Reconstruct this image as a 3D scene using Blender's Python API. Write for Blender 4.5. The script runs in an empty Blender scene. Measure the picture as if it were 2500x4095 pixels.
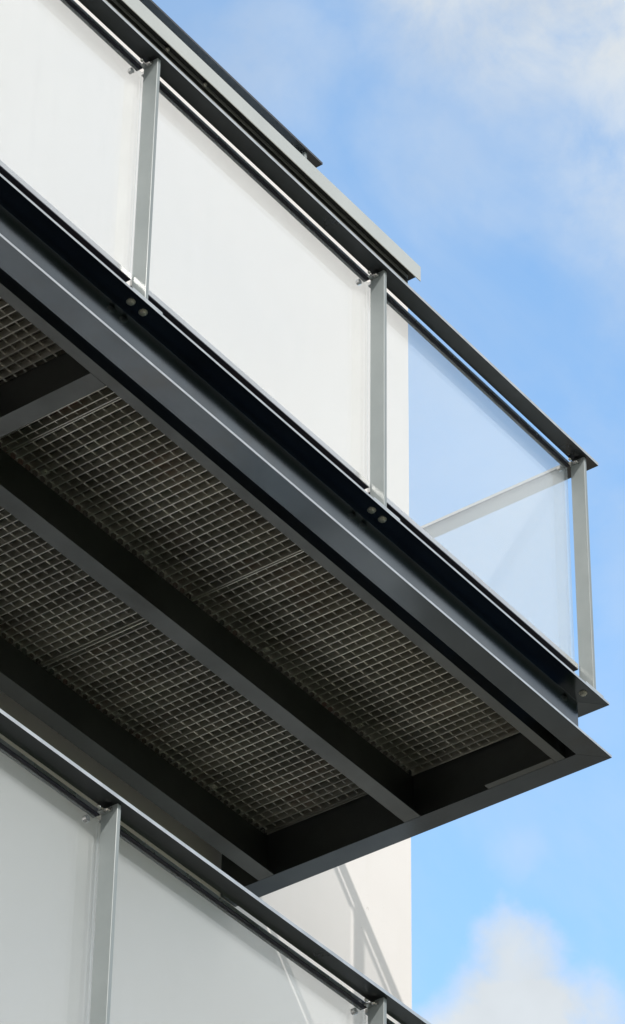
import bpy, math, random
from mathutils import Matrix, Vector
random.seed(7)
S = bpy.context.scene
COL = S.collection
R = math.radians

# ------------------------------------------------------------------ camera
def cam_axes(a, b, c):
    fwd = Vector((math.cos(a)*math.cos(b), math.sin(a)*math.cos(b), math.sin(b)))
    right = Vector((math.sin(a), -math.cos(a), 0)); up = right.cross(fwd)
    return (right*math.cos(c)+up*math.sin(c)), (-right*math.sin(c)+up*math.cos(c)), fwd
CAM = Vector((-8.80022792, -5.38477616, -7.16241834))
r_, u_, f_ = cam_axes(0.64754429, 0.67360952, 0.01504711)
cd = bpy.data.cameras.new('camera'); cam = bpy.data.objects.new('camera', cd); COL.objects.link(cam)
m3 = Matrix((r_, u_, -f_)).transposed()
cam.matrix_world = Matrix.Translation(CAM) @ m3.to_4x4()
cd.sensor_fit = 'VERTICAL'; cd.sensor_height = 24.0; cd.sensor_width = 24.0
cd.lens = 24.0*14938.11/4095.0
cd.clip_start = 0.1; cd.clip_end = 3000
S.camera = cam

# ------------------------------------------------------------------ sky
SUN = Vector((-1.0, -1.0, 1.13)).normalized()        # towards the sun
sun_el = math.asin(SUN.z)
W = bpy.data.worlds.new('World'); S.world = W; W.use_nodes = True
nt = W.node_tree; nt.nodes.clear(); L = nt.links
class G:
    """tiny helper for math on node sockets"""
    def __init__(s, nt): s.nt = nt
    def node(s, t, **k):
        n = s.nt.nodes.new(t)
        for a, v in k.items(): setattr(n, a, v)
        return n
    def _in(s, sock, v):
        if isinstance(v, (int, float)): sock.default_value = v
        elif isinstance(v, (tuple, list, Vector)): sock.default_value = tuple(v)
        else: s.nt.links.new(v, sock)
    def m(s, op, a, b=0.0, c=0.0, clamp=False):
        n = s.node('ShaderNodeMath', operation=op, use_clamp=clamp)
        s._in(n.inputs[0], a); s._in(n.inputs[1], b); s._in(n.inputs[2], c); return n.outputs[0]
    def v(s, op, a, b=(0, 0, 0)):
        n = s.node('ShaderNodeVectorMath', operation=op)
        s._in(n.inputs[0], a); s._in(n.inputs[1], b)
        return n.outputs['Value'] if op == 'DOT_PRODUCT' else n.outputs[0]
    def ss(s, x, lo, hi, a=0.0, b=1.0):
        n = s.node('ShaderNodeMapRange', interpolation_type='SMOOTHSTEP')
        s._in(n.inputs['Value'], x); s._in(n.inputs['From Min'], lo); s._in(n.inputs['From Max'], hi)
        s._in(n.inputs['To Min'], a); s._in(n.inputs['To Max'], b); return n.outputs[0]
    def noise(s, vec, scale, detail=4, rough=.5, dist=0.0, col=False):
        n = s.node('ShaderNodeTexNoise'); s._in(n.inputs['Vector'], vec)
        n.inputs['Scale'].default_value = scale; n.inputs['Detail'].default_value = detail
        n.inputs['Roughness'].default_value = rough; n.inputs['Distortion'].default_value = dist
        return n.outputs['Color' if col else 'Fac']
    def mix(s, f, a, b, kind='MIX'):
        n = s.node('ShaderNodeMix', data_type='RGBA', blend_type=kind)
        s._in(n.inputs[0], f); s._in(n.inputs[6], a); s._in(n.inputs[7], b); return n.outputs[2]
g = G(nt)
SKY_S = 0.15; EXPO = .585; KE = 2**EXPO
sky = g.node('ShaderNodeTexSky', sky_type='NISHITA', sun_disc=False)
sky.sun_elevation = sun_el; sky.sun_rotation = math.atan2(SUN.x, SUN.y)
sky.altitude = 0; sky.air_density = 1.0; sky.dust_density = 1.2; sky.ozone_density = 1.0
tc = g.node('ShaderNodeTexCoord'); D = g.v('NORMALIZE', tc.outputs['Generated'])
wob = g.v('SCALE', g.v('SUBTRACT', g.noise(D, 11, 8, .56, col=True), (.5, .5, .5)))
wob.node.inputs['Scale'].default_value = .085
DW = g.v('NORMALIZE', g.v('ADD', D, wob))
def azel(az, el):
    az, el = R(az), R(el); return (math.cos(az)*math.cos(el), math.sin(az)*math.cos(el), math.sin(el))
brk = g.ss(g.noise(D, 26, 7, .6, .35), .26, .62, .40, 1.28)
mask = None
# clouds standing in the blue part of the sky: (azimuth, elevation, inner and outer radius in degrees, density)
for az, el, r0, r1, amp in [(29.6, 47.8, .8, 5.4, .88), (29.6, 43.4, .2, 3.6, .50), (33.6, 43.9, 0, 2.2, .20), (37.4, 45.4, 0, 1.9, .20),
                            (33.7, 30.5, .1, 1.9, .95), (33.4, 31.7, .0, 1.15, .75), (34.4, 30.0, .5, 1.6, .9),
                            (32.95, 33.5, 0, .8, .12), (30.2, 37.2, .3, 2.0, .18), (34.8, 29.6, .3, 1.5, .8), (22, 44, 2, 6, .8)]:
    dt = g.v('DOT_PRODUCT', DW, azel(az, el))
    k = g.m('MULTIPLY', g.ss(dt, math.cos(R(r1)), math.cos(R(r0))), amp)
    mask = k if mask is None else g.m('MAXIMUM', mask, k)
# broken bright cloud deck covering the half of the sky the glass mirrors
big = g.noise(D, 2.6, 8, .58, .3)
cov = g.m('ADD', g.v('DOT_PRODUCT', D, Vector((-.52, -.62, .58)).normalized()), g.m('MULTIPLY', g.m('SUBTRACT', big, .5), .9))
deck = g.ss(cov, .10, .44)
veil = g.m('MULTIPLY', g.ss(g.noise(D, 9, 6, .6, .6), .40, .75), .24)
mask = g.m('MULTIPLY', mask, brk, clamp=True)
mask = g.m('MAXIMUM', g.m('ADD', mask, veil, clamp=True), deck)
tone = g.ss(g.noise(D, 5.5, 6, .55, .4), .3, .72, .82, 1.18)
DECK_RAD, CLOUD_RAD = 1.10/KE, .74/KE
ccol = g.mix(deck, (.93*CLOUD_RAD/SKY_S, 1.0*CLOUD_RAD/SKY_S, 1.06*CLOUD_RAD/SKY_S, 1), (1.0*DECK_RAD/SKY_S, 1.0*DECK_RAD/SKY_S, .99*DECK_RAD/SKY_S, 1))
tn = g.node('ShaderNodeVectorMath', operation='SCALE'); L.new(ccol, tn.inputs[0]); L.new(tone, tn.inputs['Scale'])
skyc = g.mix(1.0, sky.outputs[0], (1.0, 1.0, 1.0, 1), 'MULTIPLY'); SKYTINT = skyc.node
final = g.mix(mask, skyc, tn.outputs[0])
bg = g.node('ShaderNodeBackground'); bg.inputs['Strength'].default_value = SKY_S
L.new(final, bg.inputs['Color']); wo = g.node('ShaderNodeOutputWorld'); L.new(bg.outputs[0], wo.inputs[0])
SKYTINT.inputs[7].default_value = (1.44, 1.68, 1.66, 1)

# ------------------------------------------------------------------ sun
sd = bpy.data.lights.new('sun', 'SUN'); sd.energy = 2.0; sd.angle = R(.6); sd.color = (1.0, .95, .88)
so = bpy.data.objects.new('sun', sd); COL.objects.link(so)
so.rotation_euler = (-SUN).to_track_quat('-Z', 'Y').to_euler(); so.location = SUN*30
S.view_settings.view_transform = 'Standard'; S.view_settings.look = 'None'
S.view_settings.exposure = EXPO; S.view_settings.gamma = 1.0; S.view_settings.use_curve_mapping = False
S.render.engine = 'CYCLES'
S.cycles.max_bounces = 10; S.cycles.transparent_max_bounces = 16; S.cycles.glossy_bounces = 6; S.cycles.diffuse_bounces = 5

# ------------------------------------------------------------------ materials
def mat(name):
    m = bpy.data.materials.new(name); m.use_nodes = True; m.node_tree.nodes.clear(); return m, G(m.node_tree)
def principled(g, m):
    p = g.node('ShaderNodeBsdfPrincipled'); o = g.node('ShaderNodeOutputMaterial')
    m.node_tree.links.new(p.outputs[0], o.inputs[0]); return p
def surface(name, c1, c2, scale, rough, metal=0.0, rv=.06, bump=0.0, bscale=60, stretch=(1, 1, 1), spec=.5, detail=6, coat=0.0, vary=0.0, dirt=0.0):
    m, g = mat(name); p = principled(g, m)
    co = g.node('ShaderNodeTexCoord').outputs['Object']; co = g.v('MULTIPLY', co, stretch)
    n = g.noise(co, scale, detail, .6)
    base = g.mix(g.ss(n, .3, .7), (*c1, 1), (*c2, 1))
    if vary:
        hs = g.node('ShaderNodeHueSaturation'); g._in(hs.inputs['Color'], base)
        oi = g.node('ShaderNodeObjectInfo').outputs['Random']
        g._in(hs.inputs['Value'], g.m('MULTIPLY_ADD', oi, vary, 1-vary*.5)); g._in(hs.inputs['Saturation'], g.m('MULTIPLY_ADD', g.noise(co, 4, 2), 1.6, .2)); base = hs.outputs[0]
    if dirt:
        d = g.ss(g.noise(g.v('ADD', co, (3, 9, 5)), 2.3, 7, .68), .50, .78, 0, dirt)
        base = g.mix(d, base, (.055, .045, .032, 1))
    g._in(p.inputs['Base Color'], base)
    g._in(p.inputs['Roughness'], g.ss(g.noise(co, scale*2.3, 4), .25, .75, rough-rv, rough+rv))
    p.inputs['Metallic'].default_value = metal; p.inputs['Specular IOR Level'].default_value = spec
    p.inputs['Coat Weight'].default_value = coat; p.inputs['Coat Roughness'].default_value = .16; p.inputs['Coat IOR'].default_value = 1.75
    if bump:
        b = g.node('ShaderNodeBump'); b.inputs['Strength'].default_value = bump; b.inputs['Distance'].default_value = .003
        g._in(b.inputs['Height'], g.noise(co, bscale, 5, .6)); m.node_tree.links.new(b.outputs[0], p.inputs['Normal'])
    return m
M = {}
M['steel'] = surface('micaceous_grey_steel_paint', (.062, .080, .098), (.086, .106, .124), 3.0, .15, metal=1.0, rv=.02, coat=.28, dirt=.45)
M['frame'] = surface('matt_grey_frame_paint', (.115, .124, .126), (.150, .160, .162), 3.0, .44, metal=1.0, rv=.05, dirt=.35)
M['rail'] = surface('dark_grey_rail_paint', (.045, .048, .052), (.062, .066, .070), 3.0, .30, metal=1.0, rv=.03, coat=.35)
M['post'] = surface('pale_grey_post_paint', (.225, .256, .262), (.258, .290, .296), 3.0, .5, metal=.12, rv=.04, coat=.3)
M['edge'] = surface('painted_highlight_steel_edge', (.42, .445, .46), (.54, .565, .58), 14, .38, metal=.7, rv=.06)  # lighter colour stands in for light caught along the outer steel edges
M['alu'] = surface('satin_aluminium', (.52, .53, .53), (.60, .61, .61), 5, .28, metal=.95)
M['bright'] = surface('bright_stainless', (.68, .68, .67), (.75, .75, .74), 20, .18, metal=1.0)
M['boltm'] = surface('zinc_bolt', (.50, .49, .46), (.62, .60, .56), 60, .45, metal=.6)
M['galv'] = surface('weathered_galvanised_steel', (.50, .495, .46), (.68, .67, .63), 8, .45, metal=.85, rv=.08, vary=.5, dirt=.35)
M['rubber'] = surface('black_rubber_seal', (.010, .010, .022), (.016, .016, .03), 10, .45, spec=.3)
M['soffit'] = surface('dark_soffit_sheet', (.018, .020, .021), (.03, .032, .032), 6, .4, metal=.2)
M['coping'] = surface('light_grey_coping_sheet', (.50, .52, .50), (.57, .59, .56), 1.7, .38, metal=.55)
M['zinc_strip'] = surface('zinc_drip_strip', (.40, .40, .44), (.47, .47, .50), 4, .45, metal=.3)
def deck_mat():
    m, g = mat('stained_deck_board'); p = principled(g, m)
    co = g.node('ShaderNodeTexCoord').outputs['Object']; oi = g.node('ShaderNodeObjectInfo')
    grain = g.noise(g.v('MULTIPLY', co, (2.2, 26, 12)), 3, 6, .6)
    base = g.mix(grain, (.040, .036, .031, 1), (.10, .088, .073, 1))
    base = g.mix(g.ss(g.noise(co, 5.5, 3, .5), .52, .70, 0, .65), base, (.13, .055, .035, 1))
    base = g.mix(g.ss(g.noise(g.v('ADD', co, (7, 3, 1)), 6.5, 3, .5), .54, .72, 0, .6), base, (.04, .07, .055, 1))
    hs = g.node('ShaderNodeHueSaturation'); g._in(hs.inputs['Color'], base)
    g._in(hs.inputs['Value'], g.m('MULTIPLY_ADD', oi.outputs['Random'], .7, .65))
    m.node_tree.links.new(hs.outputs[0], p.inputs['Base Color']); p.inputs['Roughness'].default_value = .75
    return m
M['deck'] = deck_mat()
def plaster():
    m, g = mat('white_render_plaster'); p = principled(g, m)
    co = g.node('ShaderNodeTexCoord').outputs['Object']
    c = g.mix(g.ss(g.noise(co, .8, 6, .6), .3, .7), (.785, .750, .736, 1), (.82, .788, .776, 1))
    streak = g.noise(g.v('MULTIPLY', co, (3.5, 3.5, .35)), 2.0, 5, .6)
    c = g.mix(g.ss(streak, .55, .8, 0, .16), c, (.66, .62, .56, 1))
    sp = g.ss(g.noise(co, 30, 3, .6), .68, .76, 0, .45)
    c = g.mix(g.m('MULTIPLY', sp, g.ss(g.noise(g.v('ADD', co, (4, 4, 9)), 1.7, 2), .5, .62)), c, (.45, .42, .38, 1))
    g._in(p.inputs['Base Color'], c); p.inputs['Roughness'].default_value = .85
    b = g.node('ShaderNodeBump'); b.inputs['Strength'].default_value = .35; b.inputs['Distance'].default_value = .002
    g._in(b.inputs['Height'], g.noise(co, 190, 4, .65)); m.node_tree.links.new(b.outputs[0], p.inputs['Normal'])
    return m
M['plaster'] = plaster()
def glass():
    m, g = mat('coated_balustrade_glass'); nt = m.node_tree
    fr = g.node('ShaderNodeFresnel'); bf = g.node('ShaderNodeNewGeometry').outputs['Backfacing']      # both faces of the thin pane reflect alike
    nt.links.new(g.m('MULTIPLY_ADD', bf, 1/1.48-1.48, 1.48), fr.inputs['IOR'])
    co = g.node('ShaderNodeTexCoord').outputs['Object']
    tr = g.node('ShaderNodeBsdfTransparent'); tr.inputs[0].default_value = (.975, .98, .982, 1)
    df = g.node('ShaderNodeBsdfDiffuse'); df.inputs[0].default_value = (.83, .89, .935, 1)      # thin milky film
    tl = g.node('ShaderNodeBsdfTranslucent'); tl.inputs[0].default_value = (.83, .89, .935, 1)
    h = g.node('ShaderNodeMixShader'); h.inputs[0].default_value = .4; nt.links.new(df.outputs[0], h.inputs[1]); nt.links.new(tl.outputs[0], h.inputs[2])
    mh = g.node('ShaderNodeMixShader'); film = g.ss(g.noise(co, .9, 4, .5), .3, .7, .14, .205)  # broad film patches also imitate cloud reflections in the pane
    film = g.m('ADD', film, g.ss(g.noise(g.v('MULTIPLY', co, (9, 9, .8)), 2.2, 5, .6), .52, .8, 0, .022))
    film = g.m('ADD', film, g.ss(g.noise(co, 70, 2, .5), .72, .80, 0, .05)); g._in(mh.inputs[0], film)
    nt.links.new(tr.outputs[0], mh.inputs[1]); nt.links.new(h.outputs[0], mh.inputs[2])
    gl = g.node('ShaderNodeBsdfGlossy'); gl.inputs['Color'].default_value = (.97, 1.0, 1.0, 1); gl.inputs['Roughness'].default_value = .05
    mx = g.node('ShaderNodeMixShader'); nt.links.new(fr.outputs[0], mx.inputs[0]); nt.links.new(mh.outputs[0], mx.inputs[1]); nt.links.new(gl.outputs[0], mx.inputs[2])
    o = g.node('ShaderNodeOutputMaterial'); nt.links.new(mx.outputs[0], o.inputs[0]); return m
M['glass'] = glass()
def ground_mat():
    m, g = mat('paved_and_grassy_ground'); p = principled(g, m)
    co = g.node('ShaderNodeTexCoord').outputs['Object']
    pav = g.mix(g.noise(co, 1.3, 8, .6), (.185, .16, .122, 1), (.26, .225, .175, 1))
    gra = g.mix(g.noise(co, 4, 8, .7), (.045, .065, .025, 1), (.09, .11, .05, 1))
    g._in(p.inputs['Base Color'], g.mix(g.ss(g.noise(co, .035, 3), .50, .54), pav, gra)); p.inputs['Roughness'].default_value = .9
    return m
M['ground'] = ground_mat()

# ------------------------------------------------------------------ mesh helpers
class MB:
    def __init__(s): s.v = []; s.f = []
    def box(s, x0, x1, y0, y1, z0, z1):
        b = len(s.v); s.v += [(x, y, z) for z in (z0, z1) for y in (y0, y1) for x in (x0, x1)]
        s.f += [tuple(b+i for i in q) for q in ((0, 2, 3, 1), (4, 5, 7, 6), (0, 1, 5, 4), (2, 6, 7, 3), (0, 4, 6, 2), (1, 3, 7, 5))]; return s
    def loft(s, rings, closed=True, caps=True):
        b = len(s.v); n = len(rings[0])
        for r in rings: s.v += [tuple(p) for p in r]
        for i in range(len(rings)-1):
            for j in range(n if closed else n-1):
                k = (j+1) % n; s.f.append((b+i*n+j, b+i*n+k, b+(i+1)*n+k, b+(i+1)*n+j))
        if caps and closed:
            s.f.append(tuple(b+j for j in range(n))[::-1]); s.f.append(tuple(b+(len(rings)-1)*n+j for j in range(n)))
        return s
    def cyl(s, c, axis, r, h, n=12, r2=None, dome=0.0):
        c = Vector(c); a = Vector(axis).normalized(); t = a.orthogonal().normalized(); w = a.cross(t)
        rr = [(0, r), (h, r if r2 is None else r2)]
        if dome: rr += [(h+dome*.7, r*.7), (h+dome, r*.25)]
        s.loft([[c+a*d+(t*math.cos(2*math.pi*i/n)+w*math.sin(2*math.pi*i/n))*q for i in range(n)] for d, q in rr]); return s
    def build(s, name, m, parent=None, smooth=False, loc=(0, 0, 0), bevel=0.0):
        me = bpy.data.meshes.new(name); me.from_pydata([tuple(a-b for a, b in zip(v, loc)) for v in s.v], [], s.f)
        import bmesh
        bm = bmesh.new(); bm.from_mesh(me); bmesh.ops.recalc_face_normals(bm, faces=bm.faces)
        if bevel: bmesh.ops.bevel(bm, geom=bm.edges[:], offset=bevel, segments=1, affect='EDGES')
        bm.to_mesh(me); bm.free()
        me.materials.append(M[m])
        if smooth:
            for p in me.polygons: p.use_smooth = True
        return link(name, me, parent, loc)
def link(name, me, parent=None, loc=(0, 0, 0)):
    o = bpy.data.objects.new(name, me); COL.objects.link(o); o.location = loc
    if parent: o.parent = parent
    return o
def thing(name, label, cat, group=None, loc=(0, 0, 0)):
    o = bpy.data.objects.new(name, None); COL.objects.link(o); o.location = loc; o.empty_display_size = .3
    o['label'] = label; o['category'] = cat
    if group: o['group'] = group
    return o
def copy_tree(o, parent=None):
    c = o.copy(); COL.objects.link(c); c.parent = parent
    for ch in list(o.children): copy_tree(ch, c)
    return c
def along_x(profile, xa, xb, mb=None):
    """profile of (y, z); xa and xb are numbers or functions of y (mitres)"""
    fa = xa if callable(xa) else (lambda y: xa); fb = xb if callable(xb) else (lambda y: xb)
    return (mb or MB()).loft([[(fa(y), y, z) for y, z in profile], [(fb(y), y, z) for y, z in profile]])
def along_y(profile, ya, yb, mb=None):
    """profile of (x, z)"""
    fa = ya if callable(ya) else (lambda x: ya); fb = yb if callable(yb) else (lambda x: yb)
    return (mb or MB()).loft([[(x, fa(x), z) for x, z in profile], [(x, fb(x), z) for x, z in profile]])

# ------------------------------------------------------------------ dimensions
YW = 1.59            # facade plane
XL = -5.05           # left end of the balconies
H = .2257            # channel height
FL = .086            # flange width
TF = .009            # flange thickness
ZG = .172            # underside of the grating
ZR = 1.27            # handrail
STOREY = 2.815

# ------------------------------------------------------------------ ground
gnd = MB(); gnd.v = [(-900, -900, 0), (900, -900, 0), (900, 900, 0), (-900, 900, 0)]; gnd.f = [(0, 1, 2, 3)]
go = gnd.build('ground', 'ground', loc=(0, 0, 0)); go.location = (0, 0, -8.75); go['kind'] = 'structure'

# ------------------------------------------------------------------ building
bld = thing('apartment_building', 'white rendered apartment block with a grey metal roof edge behind the steel balconies', 'building', loc=(-3, 5, -8.75))
def bpart(mb, name, m, **k):
    o = mb.build(name, m, None, **k); o.parent = bld; o.matrix_parent_inverse = bld.matrix_world.inverted(); return o
bpy.context.view_layer.update()
ZT = 3.809           # top of the plaster
bpart(MB().box(-14, 1.085, YW, 10.5, -8.75, ZT), 'wall', 'plaster')
YF = YW-.050         # face of the coping
bpart(MB().box(-14.05, 1.078, YW-.006, YW-.0005, 3.791, 3.8085), 'drip_strip', 'zinc_strip')
bpart(MB().box(-14.05, 1.080, YW-.004, YW-.0005, 3.770, 3.7905), 'joint_strip', 'soffit')
bpart(MB().box(-14.1, 1.108, YF+.004, 10.5, 3.8095, 3.819), 'soffit', 'soffit')
bpart(along_x([(YF, 3.776), (YF, 3.860), (YF+.03, 3.868), (10.5, 3.90), (10.5, 3.8195), (YF+.0035, 3.8195), (YF+.0035, 3.776)], -14.1, 1.112), 'coping', 'coping')
for x in (-.62, -.37, -2.1, -3.3):
    bpart(MB().cyl((x, YW-.004, 3.800), (0, -1, -.3), .010, .010, 10, dome=.005), 'soffit_screw', 'boltm')

# ------------------------------------------------------------------ balcony
def channel(width=FL, h=H, t=TF, fillet=.016):
    """outline (outward distance, z): flanges from 0 to width, web at the inner side"""
    wi = width; wo = width-.008
    pts = [(0, 0), (wi, 0), (wi, h), (0, h), (0, h-t)]
    f2 = .0025
    for i in range(3):
        a = math.pi/2*i/2; pts.append((wo-f2+f2*math.sin(a), h-t-f2+f2*math.cos(a)))
    for i in range(7):
        a = math.pi/2*i/6; pts.append((wo-fillet+fillet*math.cos(a), t+fillet-fillet*math.sin(a)))
    pts.append((0, t)); return pts
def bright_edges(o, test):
    """faces whose centre passes the test get the lighter material, a highlight painted along the edge"""
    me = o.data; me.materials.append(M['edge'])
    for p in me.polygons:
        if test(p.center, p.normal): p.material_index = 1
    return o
def matt_inside(o, test):
    me = o.data; me.materials.append(M['frame']); k = len(me.materials)-1
    for p in me.polygons:
        if test(p.center, p.normal): p.material_index = k
    return o
def smooth_round(o, ang=40):
    me = o.data
    for p in me.polygons: p.use_smooth = True
    me.set_sharp_from_angle(angle=R(ang)); return o
def make_balcony():
    t = thing('balcony', 'upper steel balcony seen from below with open grating floor and white wall behind', 'balcony', 'steel balconies stacked on the white wall')
    C = channel()
    eps = .0006
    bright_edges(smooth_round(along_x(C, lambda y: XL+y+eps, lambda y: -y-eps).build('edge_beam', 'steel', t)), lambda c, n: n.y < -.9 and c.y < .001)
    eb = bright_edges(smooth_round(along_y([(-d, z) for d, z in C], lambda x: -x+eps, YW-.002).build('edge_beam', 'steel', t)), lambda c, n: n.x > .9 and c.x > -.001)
    matt_inside(eb, lambda c, n: n.x < -.9 and c.x < -.08)
    smooth_round(along_y([(XL+d, z) for d, z in C], lambda x: x-XL+eps, YW-.002).build('edge_beam', 'steel', t))
    xe = -FL-.002; xs = XL+FL+.002
    # angle carrying the front edge of the grating
    along_x([(.128, .0), (.167, .0), (.167, .007), (.1345, .007), (.1345, ZG-.002), (.128, ZG-.002)], xs, xe).build('angle_rail', 'frame', t)
    def joist(y0, y1):
        c = (y0+y1)/2
        along_x([(y0, 0), (y1, 0), (y1, .008), (c+.004, .008), (c+.004, ZG-.002), (c-.004, ZG-.002), (c-.004, .008), (y0, .008)], xs, xe).build('joist', 'frame', t)
    joist(.722, .789); joist(1.350, 1.417)
    # cross beams between the joists
    for xc in (-2.514,):
        x0, x1 = xc-.0355, xc+.0355
        for ya, yb in ((.1685, .7205), (.7905, 1.3485), (1.4185, YW-.003)):
            along_y([(x0, .0002), (x1, .0002), (x1, .008), (xc+.004, .008), (xc+.004, ZG-.002), (xc-.004, ZG-.002), (xc-.004, .008), (x0, .008)], ya, yb).build('cross_beam', 'frame', t)
    MB().box(-.113, -.0875, .169, .44, .0004, .007).build('splice_plate', 'frame', t)
    # seam plates under the angle rail at the cross beam
    # grating: bearing bars run inwards, cross bars run along the front
    pitch = .0353; bays = ((.136, .7485), (.7635, 1.3755), (1.3915, YW-.006))
    n = 0
    for bi, (ya, yb) in enumerate(bays):
        off = (0, .011, .02)[bi]
        me = None; x = xe-.012-off
        while x > xs+.01 and x > -3.35:
            if not (-2.521 < x < -2.507):
                if me is None:
                    o = MB().box(-.0018, .0018, ya, yb, ZG, ZG+.028).build('bearing_bar', 'galv', t); me = o.data
                else: o = link('bearing_bar', me, t)
                o.location = (x, 0, 0); n += 1
            x -= pitch
        rest = MB()                               # the bars beyond the picture's left edge, joined
        while x > xs+.01:
            rest.box(x-.0022, x+.0022, ya, yb, ZG, ZG+.028); x -= pitch
        rb = rest.build('grating_remainder', 'galv', t); rb['kind'] = 'stuff'
        # the panels' banding bars, doubled where two grating panels meet
        for xb_ in (-1.325-off*.5, -2.262, -.098):
            MB().box(xb_-.0028, xb_+.0004, ya, yb, ZG-.001, ZG+.027).build('banding_bar', 'galv', t)
        me = None; y = ya+.012
        while y < yb-.005:
            if me is None:
                mb = MB(); mb.cyl((xs+.004, 0, ZG+.013), (1, 0, 0), .0031, xe-xs-.008, 6); o = mb.build('cross_bar', 'galv', t); me = o.data
            else: o = link('cross_bar', me, t)
            o.location = (0, y, 0); y += .0395
    # clips holding the grating down on the joists
    for yj in (.172, .712, .799, 1.342):
        for xk in (-.45, -.98, -1.62, -2.12, -2.86):
            mb = MB().box(xk-.012, xk+.012, yj-.010, yj+.010, ZG-.0045, ZG-.0012)
            mb.cyl((xk, yj, ZG-.0045), (0, 0, -1), .0045, .007, 6); mb.build('grating_clip', 'galv', t)
    # boards laid over the grating
    y = .10; k = 0
    while y < YW-.02:
        w = min(.1445, YW-.004-y)
        MB().box(XL+.095, -.092, y, y+w-.0012, ZG+.031, ZG+.053).build('deck_board', 'deck', t); y += .1445; k += 1
    return t
def hexbolt(mb, c, axis, r):
    mb.cyl(c, axis, r*1.35, .0015, 14); c2 = Vector(c)+Vector(axis)*.0015
    mb.cyl(c2, axis, r, .006, 6, dome=.002)
bal = make_balcony()

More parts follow.
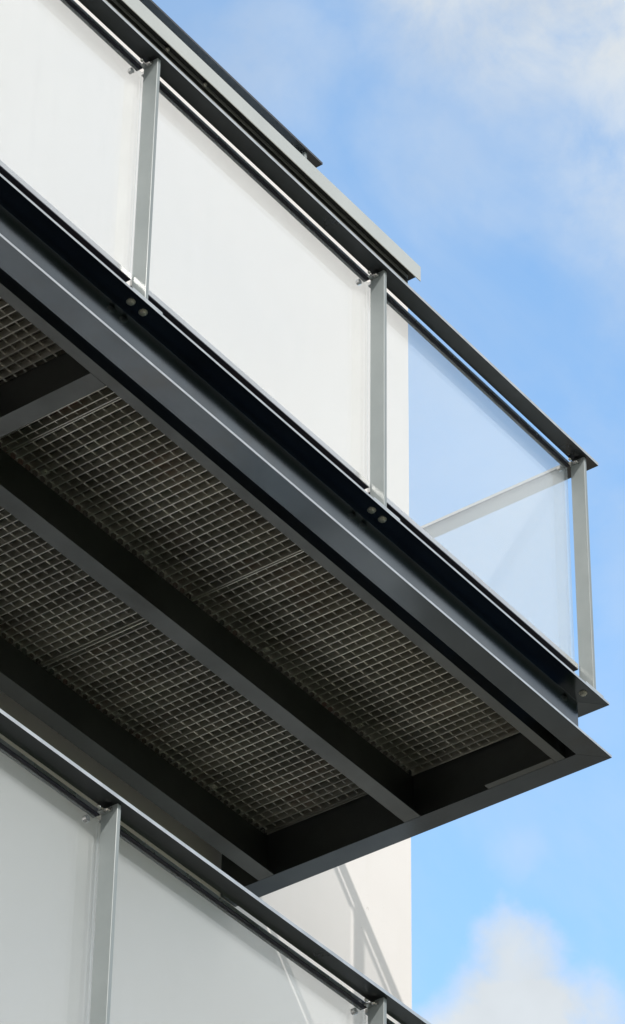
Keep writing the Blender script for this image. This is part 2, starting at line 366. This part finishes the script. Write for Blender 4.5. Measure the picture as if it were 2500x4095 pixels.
# ------------------------------------------------------------------ railing
def make_railing(label, front_posts, end_posts, x_end=0.0, x_left=XL, y_in=YW-.01, z_base=H, z_top=ZR, bottom=.105, ends=True, nb=2):
    t = thing('railing', label, 'railing', 'steel and glass railings')
    W_, TH = .061, .012
    z0 = z_top-TH+.004; z1 = z_top+.004
    hp = [(0, z0), (W_, z0), (W_, z1), (0, z1)]
    if ends:
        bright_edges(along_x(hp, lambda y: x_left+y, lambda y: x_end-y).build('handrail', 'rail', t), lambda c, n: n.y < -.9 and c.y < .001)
        along_y([(x_end-d, z) for d, z in hp], lambda x: x_end-x+.0006, y_in).build('handrail', 'rail', t)
        along_y([(x_left+d, z) for d, z in hp], lambda x: x-x_left+.0006, y_in).build('handrail', 'rail', t)
    else:
        along_x(hp, x_left, x_end).build('handrail', 'rail', t)
    pf, pb, pt = .014, .0705, .015
    zg1, zg0 = z_top-.014, z_top-.029          # upper glazing rail
    zb1, zb0 = z_base+.1435, z_base+.121        # lower glazing rail
    def post(x, y, ax, edge=False):
        """ax 'y': plate stands across the front edge; ax 'x': across the end edge"""
        z_foot = z_base+.010
        if ax == 'y': mb = MB().box(x-pt/2, x+pt/2, pf, pb, z_foot, z0)
        else: mb = MB().box(x_end-pb, x_end-pf, y-pt/2, y+pt/2, z_foot, z0)
        po = mb.build('post', 'post', t, bevel=.001)
        if ax == 'y':
            xa, xb = (x-.078, x+.062) if not edge else (x-.075, x+.032)
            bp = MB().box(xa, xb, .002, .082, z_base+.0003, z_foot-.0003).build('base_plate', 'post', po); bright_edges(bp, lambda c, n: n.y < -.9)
            for bx in ((x-.048, x+.010) if not edge else (x-.045,)):
                b = MB(); hexbolt(b, (bx, .034, z_base-TF-.0004), (0, 0, -1), .0105); b.build('bolt', 'boltm', po)
            # glazing clamps on the left face of the post
            if z_base == H:
                b = MB().box(x-pt/2-.006, x-pt/2-.0005, .030, .0700, zg0+.001, zg1-.003)
                b.box(x-pt/2-.022, x-pt/2-.0065, .052, .0670, zg0+.001, zg0+.006); b.build('clamp', 'alu', po)
                b = MB(); b.cyl((x-pt/2-.006, .043, zg1-.008), (-1, 0, 0), .0065, .006, 12, dome=.003)
                b.cyl((x-pt/2-.028, .058, zg1-.004), (0, -1, 0), .0065, .006, 12, dome=.003); b.build('screw', 'bright', po)
                b = MB(); b.cyl((x-.036, .092, zg0-.012), (0, 1, 0), .010, .012, 12, dome=.004); b.build('screw', 'bright', po)
        else:
            MB().box(x_end-.082, x_end-.006, y-.05, y+.05, z_base+.0003, z_foot-.0003).build('base_plate', 'post', po)
            for by in (y-.028, y+.028):
                b = MB(); hexbolt(b, (x_end-.034, by, z_base-TF-.0004), (0, 0, -1), .0105); b.build('bolt', 'boltm', po)
        return po
    for i, x in enumerate(front_posts): post(x, 0, 'y', edge=(i == 0 and ends))
    for y in end_posts: post(0, y, 'x')
    y0, y1 = .068, .091
    def bay_x(xa, xb):
        for nm, za, zb in (('glazing_rail', zg0, zg1), ('glazing_rail', zb0, zb1)):
            o = MB().box(xa, xb, y0, y1, za+.0022, zb).build(nm, 'alu', t)
            MB().box(xa+.001, xb-.001, y0+.0008, y1+.001, za-.0008, za+.0018).build('rubber_seal', 'rubber', o)
        MB().box(xa-.0045, xb+(.0105 if xb < -.09 or not ends else .0005), .0810, .0894, zb1+.0004, zg0-.0012).build('glass_pane', 'glass', t)
    def bay_y(ya, yb):
        for nm, za, zb in (('glazing_rail', zg0, zg1), ('glazing_rail', zb0, zb1)):
            o = MB().box(x_end-y1, x_end-y0, ya, yb, za+.0022, zb).build(nm, 'alu', t)
            MB().box(x_end-y1-.001, x_end-y0-.0008, ya+.001, yb-.001, za-.0008, za+.0018).build('rubber_seal', 'rubber', o)
        MB().box(x_end-.0894, x_end-.0810, ya+.003, yb-.003, zb1+.0004, zg0-.0012).build('glass_pane', 'glass', t)
    fp = front_posts
    for i in range(len(fp)-1):
        # rail ends pass behind the plates, panes stand just inside them
        bay_x(fp[i+1]+pt/2+.0005, fp[i]-pt/2-.0065)
    if ends:
        ep = [.0905]+[y for y in end_posts]
        for i in range(len(ep)-1):
            bay_y(ep[i]+(pt/2+.001 if i else 0), ep[i+1]-pt/2-.001)
    return t
UP_POSTS = [-.0655, -1.278, -2.4945, -3.711, -4.9275]
rail = make_railing('glass railing of the upper balcony, clear corner pane standing against blue sky', UP_POSTS, [.80, 1.555])

# lower balcony and railing
bal2 = copy_tree(bal); bal2.location = (0, .005, -STOREY)
bal2['label'] = 'lower steel balcony beneath the grey reflecting glass, mostly out of view below'
rail2 = copy_tree(rail); rail2.location = (0.004, .005, -STOREY)
rail2['label'] = 'lower balcony railing with grey glass panes mirroring the clouds'

# railing on the roof, set back from the coping
rr = make_railing('roof terrace railing with dark underside peeking over the roof edge', [-.105+.0, -1.32, -2.54, -3.76, -4.98], [], x_end=0.0, x_left=-6.2, z_base=3.905-4.45+ZR, ends=False)
rr.location = (.827, 1.869, 4.45-ZR)
